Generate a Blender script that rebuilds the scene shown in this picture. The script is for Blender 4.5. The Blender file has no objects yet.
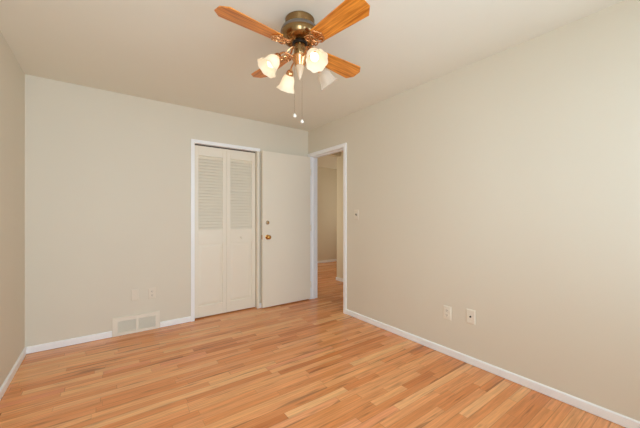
import bpy, bmesh, math, random
from mathutils import Vector, Matrix
random.seed(7)
S = bpy.context.scene
COL = S.collection
PI = math.pi

# ------------------------------------------------------------------ camera
CH = 1.2075
cd = bpy.data.cameras.new('camera'); cam = bpy.data.objects.new('camera', cd); COL.objects.link(cam)
cam.location = (0, 0, CH); cam.rotation_euler = (PI/2, 0, -0.62962)
cd.sensor_fit = 'HORIZONTAL'; cd.sensor_width = 36; cd.lens = 36*296.83/640; cd.shift_y = 1.67/640
cd.clip_start = .02; cd.clip_end = 60
S.camera = cam
# ------------------------------------------------------------------ world, daylight and fill lights, exposure
wd = bpy.data.worlds.new('world'); S.world = wd; wd.use_nodes = True
wd.node_tree.nodes['Background'].inputs[0].default_value = (.80, .90, 1, 1)
wd.node_tree.nodes['Background'].inputs[1].default_value = .3
def area(name, loc, rot, sx, sy, power, col):
    l = bpy.data.lights.new(name, 'AREA'); l.shape = 'RECTANGLE'; l.size = sx; l.size_y = sy
    l.energy = power; l.color = col
    o = bpy.data.objects.new(name, l); COL.objects.link(o); o.location = loc; o.rotation_euler = rot
    return o
# daylight by the wide front window; the other three are added fill lights
DAY = (.69, .858, 1)
area('front_window_daylight', (1.35, -.66, 1.45), (PI/2, 0, math.radians(24)), 1.7, 1.3, 56, DAY)
area('corner_fill_light', (-.27, -.395, 1.3), (PI/2, 0, -math.radians(10)), .5, 1.6, 40, DAY)  # added fill just inside the narrow corner opening, fitted to even out the walls
area('far_room_fill', (6.62, 5.2, 1.45), (PI/2, 0, PI/2), 1.3, 1.3, 33, (1, .95, .78))  # added fill outside the far room, brightens what shows through the doorway
area('hall_side_fill', (2.56, 4.35, 1.3), (PI/2, 0, -PI/2), .7, 1.9, 6.5, (1, .92, .74))  # added warm fill in front of the solid hall wall, no opening there
S.view_settings.view_transform = 'Standard'; S.view_settings.look = 'None'
S.view_settings.exposure = -.2; S.view_settings.gamma = 1; S.view_settings.use_curve_mapping = False
S.cycles.use_denoising = True
S.cycles.max_bounces = 14; S.cycles.diffuse_bounces = 10; S.cycles.sample_clamp_indirect = 6

# ------------------------------------------------------------------ materials
def s2l(c): return tuple(((v/255)/12.92 if v/255 <= .04045 else ((v/255+.055)/1.055)**2.4) for v in c)
def newmat(name):
    m = bpy.data.materials.new(name); m.use_nodes = True
    return m, m.node_tree.nodes, m.node_tree.links, m.node_tree.nodes['Principled BSDF']
def mat(name, rgb, rough=.5, metal=0, bump=0, bscale=60, var=0, vscale=3, spec=.5):
    m, N, L, P = newmat(name)
    c = s2l(rgb) + (1,)
    P.inputs['Base Color'].default_value = c
    P.inputs['Roughness'].default_value = rough; P.inputs['Metallic'].default_value = metal
    P.inputs['Specular IOR Level'].default_value = spec
    tc = N.new('ShaderNodeTexCoord')
    if var:
        n = N.new('ShaderNodeTexNoise'); n.inputs['Scale'].default_value = vscale; n.inputs['Detail'].default_value = 5
        L.new(tc.outputs['Object'], n.inputs['Vector'])
        r = N.new('ShaderNodeMix'); r.data_type = 'RGBA'
        r.inputs['A'].default_value = tuple(v*(1-var) for v in c[:3]) + (1,)
        r.inputs['B'].default_value = tuple(min(1, v*(1+var)) for v in c[:3]) + (1,)
        L.new(n.outputs['Fac'], r.inputs['Factor']); L.new(r.outputs['Result'], P.inputs['Base Color'])
    if bump:
        n = N.new('ShaderNodeTexNoise'); n.inputs['Scale'].default_value = bscale; n.inputs['Detail'].default_value = 4
        L.new(tc.outputs['Object'], n.inputs['Vector'])
        b = N.new('ShaderNodeBump'); b.inputs['Strength'].default_value = bump; b.inputs['Distance'].default_value = .002
        L.new(n.outputs['Fac'], b.inputs['Height']); L.new(b.outputs['Normal'], P.inputs['Normal'])
    return m
M = {}
M['wall'] = mat('beige_wall_paint', (221, 214, 197), .62, bump=.12, bscale=140, var=.012, vscale=1.5, spec=.3)
M['ceil'] = mat('beige_ceiling_paint', (231, 229, 216), .8, bump=.2, bscale=90, var=.012, vscale=2, spec=.2)
M['hall'] = mat('hall_wall_paint', (220, 210, 188), .65, bump=.12, bscale=140, spec=.3)
M['trim'] = mat('white_gloss_trim', (245, 247, 248), .35, bump=.05, bscale=40)
M['door'] = mat('cream_door_paint', (235, 228, 211), .42, bump=.08, bscale=50, var=.01)
M['plate'] = mat('ivory_plate', (234, 228, 212), .35, var=.02, vscale=30)
M['paintplate'] = mat('painted_over_plate', (226, 217, 200), .5, var=.01, vscale=30)
M['grille'] = mat('grey_grille_metal', (234, 229, 215), .5, var=.03, vscale=20)
M['dark'] = mat('dark_hollow', (40, 36, 32), .8, var=.1)
M['slot'] = mat('brown_slot', (70, 60, 50), .6, var=.05)
M['brass'] = mat('polished_brass', (200, 150, 80), .25, 1, var=.06, vscale=40)
M['nickel'] = mat('dull_steel', (175, 160, 135), .35, 1, var=.05, vscale=40)
M['antique'] = mat('antique_brass', (148, 120, 82), .22, 1, var=.12, vscale=25)
M['antique_l'] = mat('grey_band_metal', (150, 146, 142), .4, 1, bump=.8, bscale=220, var=.12, vscale=160)
M['iron'] = mat('copper_brass_scroll', (224, 172, 122), .24, 1, var=.1, vscale=40)
M['black'] = mat('black_enamel', (18, 16, 16), .4, var=.05)
M['ball'] = mat('white_ceramic', (236, 230, 220), .3, var=.02)

def math_node(N, L, op, a, b=None, c=None):
    n = N.new('ShaderNodeMath'); n.operation = op
    for i, v in enumerate((a, b, c)):
        if v is None: continue
        if isinstance(v, (int, float)): n.inputs[i].default_value = v
        else: L.new(v, n.inputs[i])
    return n.outputs[0]

def floor_material():
    m, N, L, P = newmat('oak_strip_floor')
    tc = N.new('ShaderNodeTexCoord'); sp = N.new('ShaderNodeSeparateXYZ'); L.new(tc.outputs['Object'], sp.inputs[0])
    X, Y = sp.outputs[0], sp.outputs[1]
    mn = lambda *a: math_node(N, L, *a)
    BW = .057
    rowf = mn('DIVIDE', Y, BW); row = mn('FLOOR', rowf); fy = mn('FRACT', rowf)
    w1 = N.new('ShaderNodeTexWhiteNoise'); w1.noise_dimensions = '1D'; L.new(row, w1.inputs['W'])
    w2 = N.new('ShaderNodeTexWhiteNoise'); w2.noise_dimensions = '1D'; L.new(mn('ADD', row, 371.3), w2.inputs['W'])
    length = mn('MULTIPLY_ADD', w2.outputs['Value'], .55, .42)
    # warp along the row so that strip lengths differ inside a row too
    xo = mn('MULTIPLY_ADD', w1.outputs['Value'], 9.7, X)
    warp = mn('MULTIPLY', mn('SINE', mn('MULTIPLY', xo, 3.1)), .16)
    uf = mn('DIVIDE', mn('ADD', xo, warp), length); cell = mn('FLOOR', uf); fx = mn('FRACT', uf)
    cv = N.new('ShaderNodeCombineXYZ'); L.new(row, cv.inputs[0]); L.new(cell, cv.inputs[1])
    wn = N.new('ShaderNodeTexWhiteNoise'); wn.noise_dimensions = '2D'; L.new(cv.outputs[0], wn.inputs['Vector'])
    ramp = N.new('ShaderNodeValToRGB'); cr = ramp.color_ramp
    stops = [(0, (202, 120, 62)), (.07, (216, 136, 78)), (.30, (228, 151, 91)), (.55, (233, 160, 102)),
             (.80, (238, 170, 110)), (.92, (243, 184, 126)), (1, (232, 152, 102))]
    while len(cr.elements) < len(stops): cr.elements.new(.5)
    for e, (p, c) in zip(cr.elements, stops): e.position = p; e.color = s2l(c) + (1,)
    L.new(wn.outputs['Value'], ramp.inputs[0])
    # grain: noise stretched along the strip, shifted per strip
    off = mn('MULTIPLY', wn.outputs['Value'], 57.0)
    gv = N.new('ShaderNodeCombineXYZ'); L.new(mn('MULTIPLY_ADD', X, 2.2, off), gv.inputs[0]); L.new(mn('MULTIPLY', Y, 46.0), gv.inputs[1]); L.new(off, gv.inputs[2])
    g = N.new('ShaderNodeTexNoise'); g.inputs['Scale'].default_value = 1.6; g.inputs['Detail'].default_value = 6; g.inputs['Roughness'].default_value = .62
    L.new(gv.outputs[0], g.inputs['Vector'])
    gr = N.new('ShaderNodeMapRange'); gr.inputs[1].default_value = .3; gr.inputs[2].default_value = .7; gr.inputs[3].default_value = .74; gr.inputs[4].default_value = 1.17
    L.new(g.outputs['Fac'], gr.inputs[0])
    # mineral streaks: rare long dark flecks
    sv = N.new('ShaderNodeCombineXYZ'); L.new(mn('MULTIPLY_ADD', X, 2.6, off), sv.inputs[0]); L.new(mn('MULTIPLY', Y, 24.0), sv.inputs[1])
    sn = N.new('ShaderNodeTexNoise'); sn.inputs['Scale'].default_value = 1.3; sn.inputs['Detail'].default_value = 2
    L.new(sv.outputs[0], sn.inputs['Vector'])
    sr = N.new('ShaderNodeMapRange'); sr.inputs[1].default_value = .61; sr.inputs[2].default_value = .74; sr.inputs[3].default_value = 1; sr.inputs[4].default_value = .6
    L.new(sn.outputs['Fac'], sr.inputs[0])
    # seams
    ey = mn('MULTIPLY', mn('MINIMUM', fy, mn('SUBTRACT', 1, fy)), BW)
    ex = mn('MULTIPLY', mn('MINIMUM', fx, mn('SUBTRACT', 1, fx)), length)
    e = mn('MINIMUM', ey, ex)
    seam = N.new('ShaderNodeMapRange'); seam.inputs[1].default_value = .0004; seam.inputs[2].default_value = .0018; seam.inputs[3].default_value = .62; seam.inputs[4].default_value = 1
    L.new(e, seam.inputs[0])
    # some strips carry a dark edge where the heartwood shows
    w3 = N.new('ShaderNodeTexWhiteNoise'); w3.noise_dimensions = '2D'
    cv2 = N.new('ShaderNodeCombineXYZ'); L.new(mn('ADD', row, 17.5), cv2.inputs[0]); L.new(mn('ADD', cell, 5.25), cv2.inputs[1]); L.new(cv2.outputs[0], w3.inputs['Vector'])
    has = mn('GREATER_THAN', w3.outputs['Value'], .80)
    ev = N.new('ShaderNodeCombineXYZ'); L.new(mn('MULTIPLY_ADD', X, 3.0, off), ev.inputs[0]); L.new(mn('MULTIPLY', row, 3.7), ev.inputs[1])
    en = N.new('ShaderNodeTexNoise'); en.inputs['Scale'].default_value = 1.0; en.inputs['Detail'].default_value = 1; L.new(ev.outputs[0], en.inputs['Vector'])
    wide = mn('MULTIPLY', mn('SUBTRACT', en.outputs['Fac'], .42), 1.5)
    band = N.new('ShaderNodeMapRange'); band.inputs[1].default_value = -.04; band.inputs[2].default_value = .06; band.inputs[3].default_value = 0; band.inputs[4].default_value = .42
    L.new(mn('SUBTRACT', wide, fy), band.inputs[0])
    edge = mn('SUBTRACT', 1, mn('MULTIPLY', has, band.outputs[0]))
    k = mn('MULTIPLY', mn('MULTIPLY', mn('MULTIPLY', gr.outputs[0], edge), sr.outputs[0]), seam.outputs[0])
    vm = N.new('ShaderNodeVectorMath'); vm.operation = 'SCALE'; L.new(ramp.outputs[0], vm.inputs[0]); L.new(k, vm.inputs['Scale'])
    L.new(vm.outputs[0], P.inputs['Base Color'])
    P.inputs['Roughness'].default_value = .24; P.inputs['Specular IOR Level'].default_value = .5
    b = N.new('ShaderNodeBump'); b.inputs['Strength'].default_value = .15; b.inputs['Distance'].default_value = .0006
    L.new(mn('MULTIPLY', seam.outputs[0], gr.outputs[0]), b.inputs['Height']); L.new(b.outputs[0], P.inputs['Normal'])
    return m
M['floor'] = floor_material()

def blade_material():
    m, N, L, P = newmat('honey_oak_blade')
    tc = N.new('ShaderNodeTexCoord'); mp = N.new('ShaderNodeMapping'); mp.inputs['Scale'].default_value = (1.6, 26, 10)
    L.new(tc.outputs['Object'], mp.inputs[0])
    n = N.new('ShaderNodeTexNoise'); n.inputs['Scale'].default_value = 3.2; n.inputs['Detail'].default_value = 6; n.inputs['Distortion'].default_value = .6
    L.new(mp.outputs[0], n.inputs['Vector'])
    r = N.new('ShaderNodeValToRGB'); cr = r.color_ramp
    cr.elements[0].position = .32; cr.elements[0].color = s2l((176, 96, 24)) + (1,)
    cr.elements[1].position = .68; cr.elements[1].color = s2l((240, 158, 62)) + (1,)
    L.new(n.outputs['Fac'], r.inputs[0]); L.new(r.outputs[0], P.inputs['Base Color'])
    P.inputs['Roughness'].default_value = .35
    return m
M['blade'] = blade_material()

def shade_material(name, lit):
    m, N, L, P = newmat(name)
    N.remove(P); out = N['Material Output']
    tr = N.new('ShaderNodeBsdfTranslucent'); tr.inputs[0].default_value = (.95, .9, .82, 1)
    df = N.new('ShaderNodeBsdfDiffuse'); df.inputs[0].default_value = (.9, .87, .8, 1)
    gl = N.new('ShaderNodeBsdfGlossy'); gl.inputs['Roughness'].default_value = .15
    tp = N.new('ShaderNodeBsdfTransparent'); tp.inputs[0].default_value = (1, .99, .97, 1)
    def mix(f, a, b):
        x = N.new('ShaderNodeMixShader')
        if isinstance(f, float): x.inputs[0].default_value = f
        else: L.new(f, x.inputs[0])
        L.new(a, x.inputs[1]); L.new(b, x.inputs[2]); return x.outputs[0]
    tc = N.new('ShaderNodeTexCoord'); wv = N.new('ShaderNodeTexNoise'); wv.inputs['Scale'].default_value = 30
    L.new(tc.outputs['Object'], wv.inputs['Vector'])
    fr = N.new('ShaderNodeFresnel'); fr.inputs[0].default_value = 1.25
    if lit:
        body = mix(.35, tr.outputs[0], df.outputs[0]); body = mix(.12, body, tp.outputs[0]); body = mix(fr.outputs[0], body, gl.outputs[0])
        em = N.new('ShaderNodeEmission'); em.inputs[0].default_value = (1, .80, .52, 1); em.inputs[1].default_value = .2
        ad = N.new('ShaderNodeAddShader'); L.new(body, ad.inputs[0]); L.new(em.outputs[0], ad.inputs[1]); body = ad.outputs[0]
    else:
        body = mix(.5, tr.outputs[0], df.outputs[0]); body = mix(.64, body, tp.outputs[0])
    L.new(body, out.inputs[0])
    return m
M['shade'] = shade_material('lit_frosted_glass', True)
M['shade_off'] = shade_material('unlit_frosted_glass', False)
M['cream_glass'] = mat('cream_glass', (222, 200, 172), .2, var=.03, vscale=30)
def glow(name, col, k):
    m, N, L, P = newmat(name)
    P.inputs['Emission Color'].default_value = col + (1,); P.inputs['Emission Strength'].default_value = k
    P.inputs['Base Color'].default_value = (.9, .88, .82, 1)
    return m
M['bulb'] = glow('glowing_bulb', (1, .80, .52), 1.6)
M['bulb_off'] = mat('frosted_bulb', (235, 228, 215), .3, var=.01)
def pane_material():
    m, N, L, P = newmat('window_glass'); N.remove(P)
    tp = N.new('ShaderNodeBsdfTransparent'); gl = N.new('ShaderNodeBsdfGlossy'); gl.inputs['Roughness'].default_value = .03
    fr = N.new('ShaderNodeFresnel'); x = N.new('ShaderNodeMixShader')
    L.new(fr.outputs[0], x.inputs[0]); L.new(tp.outputs[0], x.inputs[1]); L.new(gl.outputs[0], x.inputs[2]); L.new(x.outputs[0], N['Material Output'].inputs[0])
    return m
M['pane'] = pane_material()

# ------------------------------------------------------------------ mesh helpers
def box(bm, x0, x1, y0, y1, z0, z1, bev=0, mtx=None):
    r = bmesh.ops.create_cube(bm, size=1)
    vs = r['verts']
    for v in vs:
        v.co = Vector((x0+(x1-x0)*(v.co.x+.5), y0+(y1-y0)*(v.co.y+.5), z0+(z1-z0)*(v.co.z+.5)))
    if bev:
        es = list({e for v in vs for e in v.link_edges})
        rb = bmesh.ops.bevel(bm, geom=es, offset=bev, segments=2, affect='EDGES', profile=.5)
        vs = list({v for f in rb['faces'] for v in f.verts} | {v for v in vs if v.is_valid})
    if mtx is not None: bmesh.ops.transform(bm, matrix=mtx, verts=[v for v in vs if v.is_valid])
def lathe(bm, prof, seg=40, mtx=None, lobes=0, amp=0, close=False):
    """prof: list of (r, z[, lobe weight])"""
    rings = []
    for p in prof:
        r, z = p[0], p[1]; wl = p[2] if len(p) > 2 else 0
        ring = []
        for i in range(seg):
            a = 2*PI*i/seg; rr = r*(1+amp*wl*math.cos(lobes*a)) if lobes else r
            ring.append(bm.verts.new((max(rr, 1e-5)*math.cos(a), max(rr, 1e-5)*math.sin(a), z)))
        rings.append(ring)
    for a, b in zip(rings, rings[1:]):
        for i in range(seg):
            j = (i+1) % seg
            bm.faces.new((a[i], a[j], b[j], b[i]))
    if close:
        bm.faces.new(rings[0][::-1]); bm.faces.new(rings[-1])
    if mtx is not None: bmesh.ops.transform(bm, matrix=mtx, verts=[v for rg in rings for v in rg])
def tube(bm, pts, r, seg=8, closed=False, cap=True):
    pts = [Vector(p) for p in pts]; n = len(pts); rings = []
    up = Vector((0, 0, 1)); prev = None
    for i, p in enumerate(pts):
        if closed: t = pts[(i+1) % n]-pts[i-1]
        else: t = pts[min(i+1, n-1)]-pts[max(i-1, 0)]
        t.normalize()
        if prev is None:
            q = up if abs(t.dot(up)) < .95 else Vector((1, 0, 0))
            u = t.cross(q).normalized()
        else:
            u = (prev-t*prev.dot(t)).normalized()
        prev = u; v = t.cross(u)
        rr = r[i] if isinstance(r, (list, tuple)) else r
        rings.append([bm.verts.new(p+rr*(math.cos(2*PI*k/seg)*u+math.sin(2*PI*k/seg)*v)) for k in range(seg)])
    m = n if closed else n-1
    for i in range(m):
        a, b = rings[i], rings[(i+1) % n]
        for k in range(seg): bm.faces.new((a[k], a[(k+1) % seg], b[(k+1) % seg], b[k]))
    if cap and not closed:
        bm.faces.new(rings[0][::-1]); bm.faces.new(rings[-1])
def prism(bm, poly, z0, z1, bev=0):
    a = [bm.verts.new((x, y, z0)) for x, y in poly]; b = [bm.verts.new((x, y, z1)) for x, y in poly]
    fs = [bm.faces.new(a[::-1]), bm.faces.new(b)]
    n = len(poly)
    for i in range(n): fs.append(bm.faces.new((a[i], a[(i+1) % n], b[(i+1) % n], b[i])))
    if bev:
        es = list({e for f in fs[:2] for e in f.edges})
        bmesh.ops.bevel(bm, geom=es, offset=bev, segments=2, affect='EDGES')
def obj(name, bm, m, parent=None, smooth=False, loc=None, label=None):
    bmesh.ops.recalc_face_normals(bm, faces=bm.faces)
    me = bpy.data.meshes.new(name); bm.to_mesh(me); bm.free()
    me.materials.append(M[m])
    if smooth:
        me.polygons.foreach_set('use_smooth', [True]*len(me.polygons))
        me.set_sharp_from_angle(angle=math.radians(38))
    o = bpy.data.objects.new(name, me); COL.objects.link(o)
    if parent: o.parent = parent
    if loc is not None: o.location = loc
    if label: o['label'] = label
    return o
def boxes(*bs, bev=0):
    bm = bmesh.new()
    for b in bs: box(bm, *b, bev=bev)
    return bm
def struct(name, bm, m, label, cat, **k):
    o = obj(name, bm, m, **k); o['kind'] = 'structure'; o['label'] = label; o['category'] = cat
    return o
def empty(name, loc, label, cat, group=None, rotz=0, kind=None):
    o = bpy.data.objects.new(name, None); COL.objects.link(o); o.location = loc; o.rotation_euler = (0, 0, rotz)
    o.empty_display_size = .05; o['label'] = label; o['category'] = cat
    if group: o['group'] = group
    if kind: o['kind'] = kind
    return o

# ------------------------------------------------------------------ room measures
XL, XR, YB, YF, H = -.556, 2.411, 3.6045, -.48, 2.44
T = .115                         # wall thickness
CX0, CX1, CZ = .842, 1.612, 2.043   # closet opening
DY0, DY1, DZ = 2.800, 3.550, 2.055  # doorway opening along Y
HX, HY, FY = 3.52, 4.30, 6.10   # hall side wall, its corner, far wall
# structure ---------------------------------------------------------
bm = boxes((XL-T, 6.7, YF-T, FY+T, -.06, 0))
struct('floor', bm, 'floor', 'honey oak strip floor with mixed light and dark boards', 'floor')
bm = boxes((XL-T, 6.7, YF-T, FY+T, H, H+.08))
struct('ceiling', bm, 'ceil', 'plain beige painted ceiling above the whole room', 'ceiling')
WSX0, WSX1, WSZ0, WZ0, WZ1 = -.52, -.02, .45, .80, 2.10
bm = boxes((XL-T, XL, YF-T, YB+T, 0, H))
struct('wall_left', bm, 'wall', 'beige left wall cut by the left edge of the photo', 'wall')
J = .012                         # jamb lining thickness
bm = boxes((XL, CX0-J, YB, YB+T, 0, H), (CX1+J, XR, YB, YB+T, 0, H), (CX0-J, CX1+J, YB, YB+T, CZ+J, H))
struct('wall_back', bm, 'wall', 'beige back wall holding the louvered closet', 'wall')
bm = boxes((XR, XR+T, YF-T, DY0-J, 0, H), (XR, XR+T, DY1+J, YB+T, 0, H), (XR, XR+T, DY0-J, DY1+J, DZ+J, H))
struct('wall_right', bm, 'wall', 'long beige right wall pierced by the open doorway', 'wall')
WFX0, WFX1 = .45, 2.25
bm = boxes((XL, WSX0, YF-T, YF, 0, H), (WSX1, WFX0, YF-T, YF, 0, H), (WSX0, WSX1, YF-T, YF, 0, WSZ0), (WSX0, WSX1, YF-T, YF, WZ1, H), (WFX1, XR, YF-T, YF, 0, H), (WFX0, WFX1, YF-T, YF, 0, WZ0), (WFX0, WFX1, YF-T, YF, WZ1, H))
struct('wall_front', bm, 'wall', 'beige window wall behind the camera', 'wall')
bm = boxes((CX0-.15, CX1+.15, YB+T+.5, YB+T+.56, 0, H), (CX0-.21, CX0-.15, YB+T, YB+T+.56, 0, H), (CX1+.15, CX1+.21, YB+T, YB+T+.56, 0, H))
struct('wall_closet', bm, 'hall', 'closet interior walls behind the louvered bifold door', 'wall')
bm = boxes((HX, HX+T, 1.2, HY, 0, H))
struct('wall_hall_right', bm, 'hall', 'nearer beige hall wall ending in an outside corner, seen through the doorway', 'wall')
bm = boxes((XR+T, 6.6, FY, FY+T, 0, H))
struct('wall_hall_far', bm, 'hall', 'shaded far wall seen deepest through the doorway', 'wall')
bm = boxes((XR, XR+T, YB+T, FY+T, 0, H), (XR+T, HX, 1.2-T, 1.2, 0, H))
struct('wall_hall_left', bm, 'hall', 'hall wall out of sight past the doorway', 'wall')
bm = boxes((HX+T, 6.6, HY-T, HY, 0, H), (6.5, 6.6, HY, 4.55, 0, H), (6.5, 6.6, 5.85, FY, 0, H), (6.5, 6.6, 4.55, 5.85, 0, WZ0), (6.5, 6.6, 4.55, 5.85, WZ1, H))
struct('wall_hall_room', bm, 'hall', 'walls of the further room out of sight', 'wall')
bm = boxes((XR+T, HX, HY-T, HY, 2.30, H))
struct('trim_3', bm, 'hall', 'dropped header across the hall ceiling seen at the top of the doorway', 'header')

# baseboards -------------------------------------------------------
BH, BT = .062, .012
def skirting(bm, axis, a0, a1, w, sgn):
    """moulded board: profile (depth, height) run along axis from a0 to a1 on the wall at w"""
    prof = [(0, .003), (BT, .003), (BT, BH-.008), (BT*.55, BH-.001), (0, BH)]
    ends = []
    for a in (a0, a1):
        ends.append([bm.verts.new((a, w+sgn*d, z) if axis == 'x' else (w+sgn*d, a, z)) for d, z in prof])
    n = len(prof)
    for i in range(n): bm.faces.new((ends[0][i], ends[0][(i+1) % n], ends[1][(i+1) % n], ends[1][i]))
    bm.faces.new(ends[0][::-1]); bm.faces.new(ends[1])
bm = bmesh.new(); skirting(bm, 'y', YF, YB, XL, 1)
struct('baseboard_left', bm, 'trim', 'white baseboard along the foot of the left wall', 'baseboard')
bm = bmesh.new(); skirting(bm, 'x', XL+BT, .066, YB, -1); skirting(bm, 'x', .490, CX0-.041, YB, -1); skirting(bm, 'x', CX1+.031, XR, YB, -1)
struct('baseboard_back', bm, 'trim', 'white baseboard along the back wall on either side of the floor vent', 'baseboard')
bm = bmesh.new(); skirting(bm, 'y', YF, DY0-.051, XR, -1)
struct('baseboard_right', bm, 'trim', 'white baseboard along the long right wall', 'baseboard')
bm = bmesh.new(); skirting(bm, 'y', 1.2, HY, HX, -1); skirting(bm, 'x', HX-.012, HX+T, HY, 1)
struct('baseboard_hall', bm, 'trim', 'white baseboard under the nearer hall wall corner', 'baseboard')
bm = bmesh.new(); skirting(bm, 'x', XR+T, 6.5, FY, -1)
struct('baseboard_hall_far', bm, 'trim', 'white baseboard under the far shaded hall wall', 'baseboard')

# casings ----------------------------------------------------------
CW = .040
bm = boxes((CX0-CW, CX0, YB-.014, YB+.0, 0, CZ+CW), (CX0, CX1+CW, YB-.014, YB, CZ, CZ+CW), bev=.003)
# thin jamb lining inside the opening
box(bm, CX0-J, CX0, YB, YB+T, 0, CZ+J); box(bm, CX0, CX1+J, YB, YB+T, CZ, CZ+J)
struct('trim_1', bm, 'trim', 'white casing framing the louvered closet door', 'door casing')
bm = boxes((CX1, CX1+.030, YB-.014, YB, 0, CZ), bev=.003); box(bm, CX1, CX1+J, YB, YB+T, 0, CZ)
struct('trim_4', bm, 'door', 'narrow cream side casing of the closet half hidden by the open door', 'door casing')
DW = .048
bm = boxes((XR-.016, XR, DY0-DW, DY0, 0, DZ+DW), (XR-.016, XR, DY1, DY1+DW, 0, DZ+DW), (XR-.016, XR, DY0, DY1, DZ, DZ+DW),
           (XR+T, XR+T+.016, DY0-DW, DY0, 0, DZ+DW), (XR+T, XR+T+.016, DY1, DY1+DW, 0, DZ+DW), (XR+T, XR+T+.016, DY0, DY1, DZ, DZ+DW), bev=.003)
box(bm, XR, XR+T, DY0-J, DY0, 0, DZ+J); box(bm, XR, XR+T, DY1, DY1+J, 0, DZ+J); box(bm, XR, XR+T, DY0, DY1, DZ, DZ+J)
# door stop strips
box(bm, XR+.045, XR+.075, DY1-.011, DY1, 0, DZ, bev=.002); box(bm, XR+.045, XR+.075, DY0, DY0+.011, 0, DZ, bev=.002); box(bm, XR+.045, XR+.075, DY0, DY1, DZ-.011, DZ, bev=.002)
struct('trim_2', bm, 'trim', 'white casing and jamb framing the open doorway in the right wall', 'door casing')

# unseen windows: the wide one gives daylight, the other two dress added fills ---------------
def window(name, w, h, loc, rotz, label):
    """built in the XZ plane, facing -Y"""
    e = empty(name, loc, label, 'window', rotz=rotz, kind='structure')
    f = .045
    bm = boxes((-w/2, -w/2+f, -.03, .03, 0, h), (w/2-f, w/2, -.03, .03, 0, h), (-w/2+f, w/2-f, -.03, .03, 0, f), (-w/2+f, w/2-f, -.03, .03, h-f, h), (-.02, .02, -.025, .025, f, h-f), bev=.003)
    obj('window_frame', bm, 'trim', e)
    obj('window_pane', boxes((-w/2+f, w/2-f, -.003, .003, f, h-f)), 'pane', e)
window('window_1', WFX1-WFX0, WZ1-WZ0, ((WFX0+WFX1)/2, YF-T/2, WZ0), 0, 'white framed window in the wall behind the camera')
window('added_window_2', WSX1-WSX0, WZ1-WSZ0, ((WSX0+WSX1)/2, YF-T/2, WSZ0), 0, 'narrow white framed window added for the corner fill light behind the camera')
window('added_window_3', 1.3, WZ1-WZ0, (6.55, 5.2, WZ0), PI/2, 'unseen window added for the fill light of the further room past the hall')

# ------------------------------------------------------------------ closet bifold door
bif = empty('door_1', ((CX0+CX1)/2, YB+.055, 0), 'cream bifold closet door with two louvered leaves on the back wall', 'closet door', kind='structure')
LW = (CX1-CX0-.010)/2; LT = .028; Z0, Z1 = .012, CZ-.014
def leaf(sx, knob):
    """leaf centred on its own origin, x from -LW/2..LW/2, front face at y=-LT/2"""
    w = LW/2-.0006; st = .048
    lz0, lz1, pz0, pz1 = 1.035, 1.915, .145, .870
    bm = boxes((-w, -w+st, -LT/2, LT/2, Z0, Z1), (w-st, w, -LT/2, LT/2, Z0, Z1),
               (-w+st, w-st, -LT/2, LT/2, lz1, Z1), (-w+st, w-st, -LT/2, LT/2, pz1, lz0), (-w+st, w-st, -LT/2, LT/2, Z0, pz0), bev=.0025)
    lf = obj('door_leaf', bm, 'door', bif, loc=(sx*LW/2, 0, 0))
    bm = bmesh.new(); n = 24; sp = (lz1-lz0)/n
    for i in range(n):
        z = lz0+sp*(i+.5)
        mt = Matrix.Translation((0, 0, z)) @ Matrix.Rotation(math.radians(61), 4, 'X')
        box(bm, -w+st-.004, w-st+.004, -.0245, .0245, -.003, .003, bev=.0015, mtx=mt)
    obj('louver', bm, 'door', lf)
    bm = bmesh.new()
    # field panel with a sloping raised margin
    x0, x1 = -w+st, w-st; y = -LT/2+.011; yr = -LT/2+.003; mg = .035
    a = [bm.verts.new(p) for p in ((x0, y, pz0), (x1, y, pz0), (x1, y, pz1), (x0, y, pz1))]
    b = [bm.verts.new(p) for p in ((x0+mg, yr, pz0+mg), (x1-mg, yr, pz0+mg), (x1-mg, yr, pz1-mg), (x0+mg, yr, pz1-mg))]
    c = [bm.verts.new((v.co.x, LT/2-.008, v.co.z)) for v in a]
    for i in range(4):
        j = (i+1) % 4
        bm.faces.new((a[i], a[j], b[j], b[i])); bm.faces.new((a[j], a[i], c[i], c[j]))
    bm.faces.new(b); bm.faces.new(c[::-1])
    obj('raised_panel', bm, 'door', lf)
    if knob:
        bm = bmesh.new()
        lathe(bm, [(.0, 0), (.010, 0), (.008, .008), (.007, .012), (.0145, .020), (.0155, .026), (.011, .031), (0, .032)], 20,
              Matrix.Translation((-.005, -LT/2, .93)) @ Matrix.Rotation(PI/2, 4, 'X'))
        obj('knob', bm, 'door', lf, smooth=True)
leaf(-1, False); leaf(1, True)
bm = boxes((-LW, LW, -.012, .012, CZ-.012, CZ-.001))
obj('track', bm, 'slot', bif, label='dark track above the leaves')

# ------------------------------------------------------------------ open flush door
DHX, DHY = XR-.004, DY1-.004
fr = Vector((1.657, 3.533))              # free edge, front face
ang = math.atan2(DHY-.012-fr.y+.0, DHX-fr.x)
drw = .752; DT = .035
dr = empty('door_2', (fr.x, fr.y, 0), 'plain cream flush door swung open against the back wall', 'door', kind='structure', rotz=ang)
obj('door_slab', boxes((0, drw-.006, 0, DT, .014, 2.048), bev=.002), 'door', dr)
def rose(name, z, m, prof):
    bm = bmesh.new(); lathe(bm, prof, 28, Matrix.Translation((.070, 0, z)) @ Matrix.Rotation(PI/2, 4, 'X'))
    return obj(name, bm, m, dr, smooth=True)
rose('door_knob', .928, 'brass', [(0, 0), (.032, 0), (.031, .006), (.014, .010), (.011, .016), (.011, .030), (.020, .036), (.0265, .046), (.027, .054), (.021, .062), (.008, .065), (0, .065)])['label'] = 'polished brass knob'
lk = rose('door_lock', 1.118, 'nickel', [(0, 0), (.026, 0), (.025, .007), (.016, .011), (.015, .016), (0, .016)]); lk['label'] = 'dull metal deadbolt rose'
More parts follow.
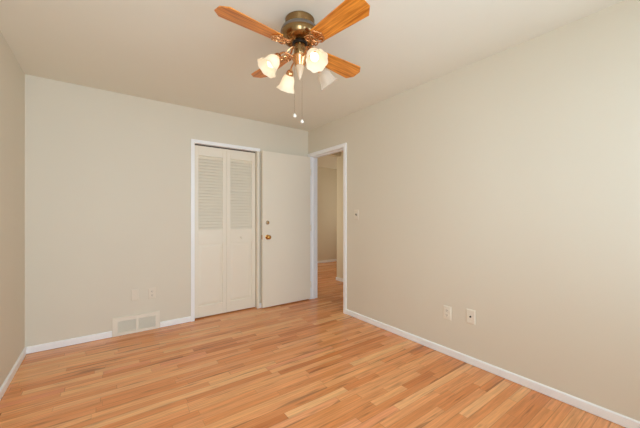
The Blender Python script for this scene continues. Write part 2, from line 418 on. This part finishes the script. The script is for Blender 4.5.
bm = boxes((.066, .074, -.030, -.015, 1.106, 1.130), bev=.002); obj('thumb_turn', bm, 'brass', lk)
obj('latch_plate', boxes((-.0015, .001, .006, .029, .90, .957)), 'brass', dr)
for z in (.22, 1.03, 1.83):
    bm = bmesh.new(); tube(bm, [(drw-.002, -.004, z-.045), (drw-.002, -.004, z+.045)], .0055, 10)
    obj('hinge', bm, 'door', dr, smooth=True)

# ------------------------------------------------------------------ floor vent on the back wall
v = empty('wall_vent', (.278, YB, 0), 'cream two-panel metal air vent low on the back wall at the floor', 'vent')
x0, x1, z1 = -.208, .208, .183
gx = [(-.166, -.010), (.014, .166)]; gz0, gz1 = .030, .146
bm = boxes((x0, gx[0][0], -.014, 0, .002, z1), (gx[0][1], gx[1][0], -.014, 0, .002, z1), (gx[1][1], x1, -.014, 0, .002, z1),
           (gx[0][0], gx[0][1], -.014, 0, .002, gz0), (gx[0][0], gx[0][1], -.014, 0, gz1, z1), (gx[1][0], gx[1][1], -.014, 0, .002, gz0), (gx[1][0], gx[1][1], -.014, 0, gz1, z1))
obj('frame', bm, 'plate', v)
for a, b in gx:
    bm = boxes((a, b, -.002, 0, gz0, gz1)); n = 12
    for i in range(n):
        z = gz0+(gz1-gz0)*(i+.5)/n
        box(bm, a, b, -.0045, .0045, -.0012, .0012, mtx=Matrix.Translation((0, -.0065, z)) @ Matrix.Rotation(math.radians(-35), 4, 'X'))
    for i in range(1, 9):
        x = a+(b-a)*i/9; box(bm, x-.001, x+.001, -.0105, -.002, gz0, gz1)
    obj('grille', bm, 'grille', v, label='grey louvered grille')
for x in (-.187, .187):
    bm = bmesh.new(); lathe(bm, [(0, 0), (.005, 0), (.004, .002), (0, .0025)], 12, Matrix.Translation((x, -.014, .09)) @ Matrix.Rotation(PI/2, 4, 'X'))
    obj('screw', bm, 'plate', v, smooth=True)

# ------------------------------------------------------------------ wall plates
def plate_base(name, loc, rotz, label, cat, m='plate', group=None, w=.072, h=.116):
    """local frame: wall plane y=0, faces -Y, centre at origin"""
    e = empty(name, loc, label, cat, group, rotz)
    bm = bmesh.new()
    a = [(-w/2, 0, -h/2), (w/2, 0, -h/2), (w/2, 0, h/2), (-w/2, 0, h/2)]
    c = .006
    va = [bm.verts.new(p) for p in a]
    vb = [bm.verts.new((x, -.0035, z)) for x, y, z in a]
    vc = [bm.verts.new((x-math.copysign(c, x), -.0065, z-math.copysign(c, z))) for x, y, z in a]
    for i in range(4):
        j = (i+1) % 4
        bm.faces.new((va[i], va[j], vb[j], vb[i])); bm.faces.new((vb[i], vb[j], vc[j], vc[i]))
    bm.faces.new(vc); bm.faces.new(va[::-1])
    obj('cover_plate', bm, m, e)
    return e
def screw(e, z, m='plate'):
    bm = bmesh.new(); lathe(bm, [(0, 0), (.0035, 0), (.003, .0012), (0, .0015)], 10, Matrix.Translation((0, -.0065, z)) @ Matrix.Rotation(PI/2, 4, 'X'))
    obj('screw', bm, m, e, smooth=True)
def duplex(e, m, slots=True, slotm='slot'):
    for z in (.0205, -.0205):
        bm = bmesh.new(); poly = []
        for i in range(24):
            a = 2*PI*i/24; poly.append((.0165*math.cos(a), max(-.0125, min(.0125, .0165*math.sin(a)))))
        prism(bm, poly, .0065, .0095)
        bmesh.ops.transform(bm, matrix=Matrix.Translation((0, 0, z)) @ Matrix.Rotation(PI/2, 4, 'X'), verts=bm.verts)
        r = obj('receptacle', bm, m, e)
        if slots:
            bm = boxes((-.0075, -.0052, -.0102, -.0094, z-.001, z+.008), (.0052, .0075, -.0102, -.0094, z-.001, z+.007))
            lathe(bm, [(0, 0), (.0028, 0), (.0028, .0006), (0, .0006)], 12, Matrix.Translation((0, -.0096, z-.0065)) @ Matrix.Rotation(PI/2, 4, 'X'))
            obj('slots', bm, slotm, r)
    screw(e, 0, m)
WG = 'wall outlets low on the walls'
e = plate_base('phone_jack_plate', (.262, YB, .390), 0, 'painted-over wall plate above the air vent, left of the small outlet', 'wall plate', 'paintplate')
obj('jack', boxes((-.008, .008, -.0095, -.006, -.009, .009), bev=.0015), 'paintplate', e); screw(e, .03, 'paintplate'); screw(e, -.03, 'paintplate')
e = plate_base('outlet', (.415, YB, .384), 0, 'cream outlet with two dark sockets on the back wall right of the painted-over plate', 'outlet', 'paintplate', WG)
duplex(e, 'paintplate', slotm='dark')
e = plate_base('outlet', (XR, 1.431, .366), -PI/2, 'ivory duplex outlet on the right wall, the one nearer the doorway', 'outlet', 'plate', WG)
duplex(e, 'plate', slotm='dark')
e = plate_base('cable_jack_plate', (XR, 1.227, .388), -PI/2, 'ivory cable plate with one dark centre jack, right of the outlet on the right wall', 'wall plate')
bm = bmesh.new(); lathe(bm, [(0, 0), (.0075, 0), (.0075, .003), (.005, .003), (.005, .011), (0, .011)], 14, Matrix.Translation((0, -.0065, 0)) @ Matrix.Rotation(PI/2, 4, 'X'))
obj('jack', bm, 'dark', e, smooth=True); screw(e, .042); screw(e, -.042)
e = plate_base('light_switch', (XR, 2.575, 1.218), -PI/2, 'cream toggle light switch on the right wall beside the doorway', 'light switch', 'paintplate')
bm = boxes((-.006, .006, -.0072, -.006, -.013, .013)); sl = obj('toggle_slot', bm, 'slot', e)
bm = boxes((-.004, .004, -.018, 0, -.004, .005), bev=.001); bmesh.ops.transform(bm, matrix=Matrix.Translation((0, -.005, 0)) @ Matrix.Rotation(math.radians(-25), 4, 'X'), verts=bm.verts)
obj('toggle', bm, 'slot', e, label='dark toggle lever'); screw(e, .03); screw(e, -.03)

# ------------------------------------------------------------------ ceiling fan
FX, FYC = 1.000, 1.588
fan = empty('ceiling_fan', (FX, FYC, H), 'antique brass ceiling fan with four oak blades and four glass shades', 'ceiling fan')
def fz(z): return z-H
def fl(prof): return [(p[0], fz(p[1])) + tuple(p[2:]) for p in prof]
bm = bmesh.new(); lathe(bm, fl([(0, H), (.089, H), (.0925, H-.004), (.0925, H-.010), (.090, H-.014), (.090, 2.392), (.086, 2.386), (0, 2.386)]), 48)
obj('canopy', bm, 'antique', fan, smooth=True)
bm = bmesh.new(); lathe(bm, fl([(0, 2.387), (.092, 2.387), (.106, 2.381), (.114, 2.372), (.1185, 2.358), (.119, 2.345), (.114, 2.326), (.100, 2.308), (.080, 2.299), (0, 2.299)]), 48)
mh = obj('motor_housing', bm, 'antique', fan, smooth=True)
bm = bmesh.new(); lathe(bm, fl([(.108, 2.3825), (.1165, 2.373), (.1205, 2.361), (.1205, 2.357), (.1180, 2.355)]), 64)
obj('vent_band', bm, 'antique_l', mh, smooth=True, label='grey pierced band around the motor')
bm = bmesh.new(); lathe(bm, fl([(0, 2.299), (.045, 2.299), (.047, 2.296), (.047, 2.290), (.043, 2.286), (0, 2.286)]), 40)
obj('flywheel', bm, 'black', fan, smooth=True)
bm = bmesh.new(); lathe(bm, fl([(0, 2.287), (.036, 2.287), (.037, 2.283), (.037, 2.220), (.032, 2.213), (0, 2.213)]), 36)
obj('switch_housing', bm, 'antique', fan, smooth=True)
bm = bmesh.new(); lathe(bm, fl([(0, 2.214), (.042, 2.214), (.052, 2.208), (.052, 2.198), (.046, 2.188), (.036, 2.166), (.030, 2.150), (0, 2.150)]), 36)
lf = obj('light_fitter', bm, 'iron', fan, smooth=True)
bm = bmesh.new(); lathe(bm, fl([(0, 2.150), (.027, 2.150), (.026, 2.135), (.018, 2.105), (.007, 2.072), (0, 2.062)]), 24)
obj('finial', bm, 'cream_glass', lf, smooth=True, label='pale pointed finial under the fitter')

ZB, PH, RT, PITCH = 2.268, math.radians(5.4), .536, math.radians(-11.7)
def arc(cx, cy, r, a0, a1, n=10, z=0, sy=1): return [(cx+r*math.cos(a0+(a1-a0)*i/n), cy+sy*r*math.sin(a0+(a1-a0)*i/n), z) for i in range(n+1)]
def make_blade():
    bm = bmesh.new()
    r0 = .150; w0, w1 = .053, .074; c = .040
    poly = [(r0, -w0*.55), (r0+.012, -w0)]
    poly += [(RT-c, -w1), (RT, -w1+c*1.05), (RT, w1-c*1.05), (RT-c, w1), (r0+.012, w0), (r0, w0*.55)]
    prism(bm, poly, -.003, .003, bev=.0012)
    b = obj('blade', bm, 'blade', fan)
    # scrolled bracket under the blade root
    bm = bmesh.new(); z = -.007
    tube(bm, [(.046, 0, z+.040), (.075, 0, z+.030), (.10, 0, z+.006), (.150, 0, z), (.192, 0, z)], [.008, .007, .005, .005, .004], 8)
    for s in (1, -1):
        tube(bm, [(.056, s*.008, z+.036), (.080, s*.032, z+.018), (.105, s*.045, z), (.130, s*.040, z), (.148, s*.022, z), (.150, s*.006, z)], .0042, 8)
        tube(bm, [(.120, s*.004, z), (.135, s*.030, z), (.158, s*.047, z), (.180, s*.046, z), (.190, s*.028, z), (.178, s*.012, z), (.160, s*.014, z), (.158, s*.026, z), (.168, s*.031, z)], .0042, 8)
        tube(bm, arc(.105, s*.022, .012, 0, 2*PI, 14, z)[:-1], .0034, 8, closed=True)
        tube(bm, [(.180, s*.044, z), (.196, s*.024, z), (.206, 0, z)], .0042, 8)
        lathe(bm, [(0, z-.004), (.005, z-.003), (.006, z), (.006, .0)], 12, Matrix.Translation((.172, s*.038, 0)))
    lathe(bm, [(0, z-.005), (.006, z-.004), (.007, z), (.007, .0)], 12, Matrix.Translation((.196, 0, 0)))
    obj('blade_iron', bm, 'iron', b, smooth=True, label='scrolled copper-brass bracket')
    return b
b0 = make_blade()
for k in range(4):
    if k == 0: b = b0
    else:
        b = b0.copy(); COL.objects.link(b)
        for ch in list(b0.children):
            cc = ch.copy(); COL.objects.link(cc); cc.parent = b
    b.parent = fan
    b.matrix_local = Matrix.Translation((0, 0, fz(ZB))) @ Matrix.Rotation(PH+k*PI/2, 4, 'Z') @ Matrix.Rotation(PITCH, 4, 'X')

# light kit
APH = math.radians(-6)
NECK_R, NECK_Z, TILT = .142, 2.179, math.radians(51)
for k in range(4):
    a = APH+k*PI/2; lit = k != 0            # k=0 points away to the right: its bulb is out
    u = Vector((math.cos(a), math.sin(a), 0))
    bm = bmesh.new()
    P_ = lambda r, z: (r*u.x, r*u.y, fz(z))
    tube(bm, [P_(.044, 2.196), P_(.064, 2.202), P_(.086, 2.210), P_(.110, 2.208), P_(.130, 2.196), P_(.142, 2.179)], [.007, .006, .0055, .0055, .006, .007], 10)
    ax = (u*math.cos(TILT)+Vector((0, 0, -1))*math.sin(TILT)).normalized()
    rot = Vector((0, 0, 1)).rotation_difference(ax).to_matrix().to_4x4()
    base = Matrix.Translation(P_(NECK_R, NECK_Z)) @ rot
    lathe(bm, [(0, -.006), (.012, -.006), (.020, .002), (.024, .012), (.026, .024), (.024, .028), (0, .028)], 24, base)
    arm = obj('lamp_arm', bm, 'iron', fan, smooth=True)
    bm = bmesh.new()
    prof = [(.021, .020), (.024, .026), (.033, .036), (.041, .050), (.045, .066, .1), (.047, .084, .3), (.051, .100, .6), (.058, .114, 1), (.066, .124, 1.3)]
    inner = [(p[0]-.0025,)+tuple(p[1:]) for p in prof[::-1]]
    lathe(bm, prof+inner, 72, base, lobes=8, amp=.035)
    sh = obj('lamp_shade', bm, 'shade' if lit else 'shade_off', arm, smooth=True, label=None if lit else 'unlit see-through frosted glass shade')
    bm = bmesh.new()
    lathe(bm, [(0, .028), (.011, .029), (.012, .044), (.020, .058), (.025, .074), (.023, .088), (.013, .098), (0, .101)], 24, base)
    obj('bulb', bm, 'bulb' if lit else 'bulb_off', sh, smooth=True) if lit else bm.free()
    if lit:
        l = bpy.data.lights.new('bulb_light', 'POINT'); l.energy = .05; l.color = (1, .82, .58); l.shadow_soft_size = .03
        lo = bpy.data.objects.new('bulb_light', l); COL.objects.link(lo); lo.parent = sh
        lo.location = base @ Vector((0, 0, .118))
# pull chains
for (dx, dy, zt, zb) in ((-.036, .004, 2.18, 1.840), (.026, .016, 2.18, 1.818)):
    bm = bmesh.new()
    n = int((zt-zb)/.0062)
    for i in range(n):
        z = fz(zt-.0062*i)
        bmesh.ops.create_icosphere(bm, subdivisions=1, radius=.0017, matrix=Matrix.Translation((dx, dy, z)))
    tube(bm, [(dx, dy, fz(zt)), (dx, dy, fz(zb))], .0007, 5)
    ch = obj('pull_chain', bm, 'nickel', fan, smooth=True)
    bm = bmesh.new(); lathe(bm, [(0, .012), (.003, .011), (.004, .007), (.0095, .003), (.0115, -.004), (.0095, -.011), (.004, -.014), (0, -.0145)], 20, Matrix.Translation((dx, dy, fz(zb)-.006)))
    obj('pull_knob', bm, 'ball', ch, smooth=True, label='small white ball')
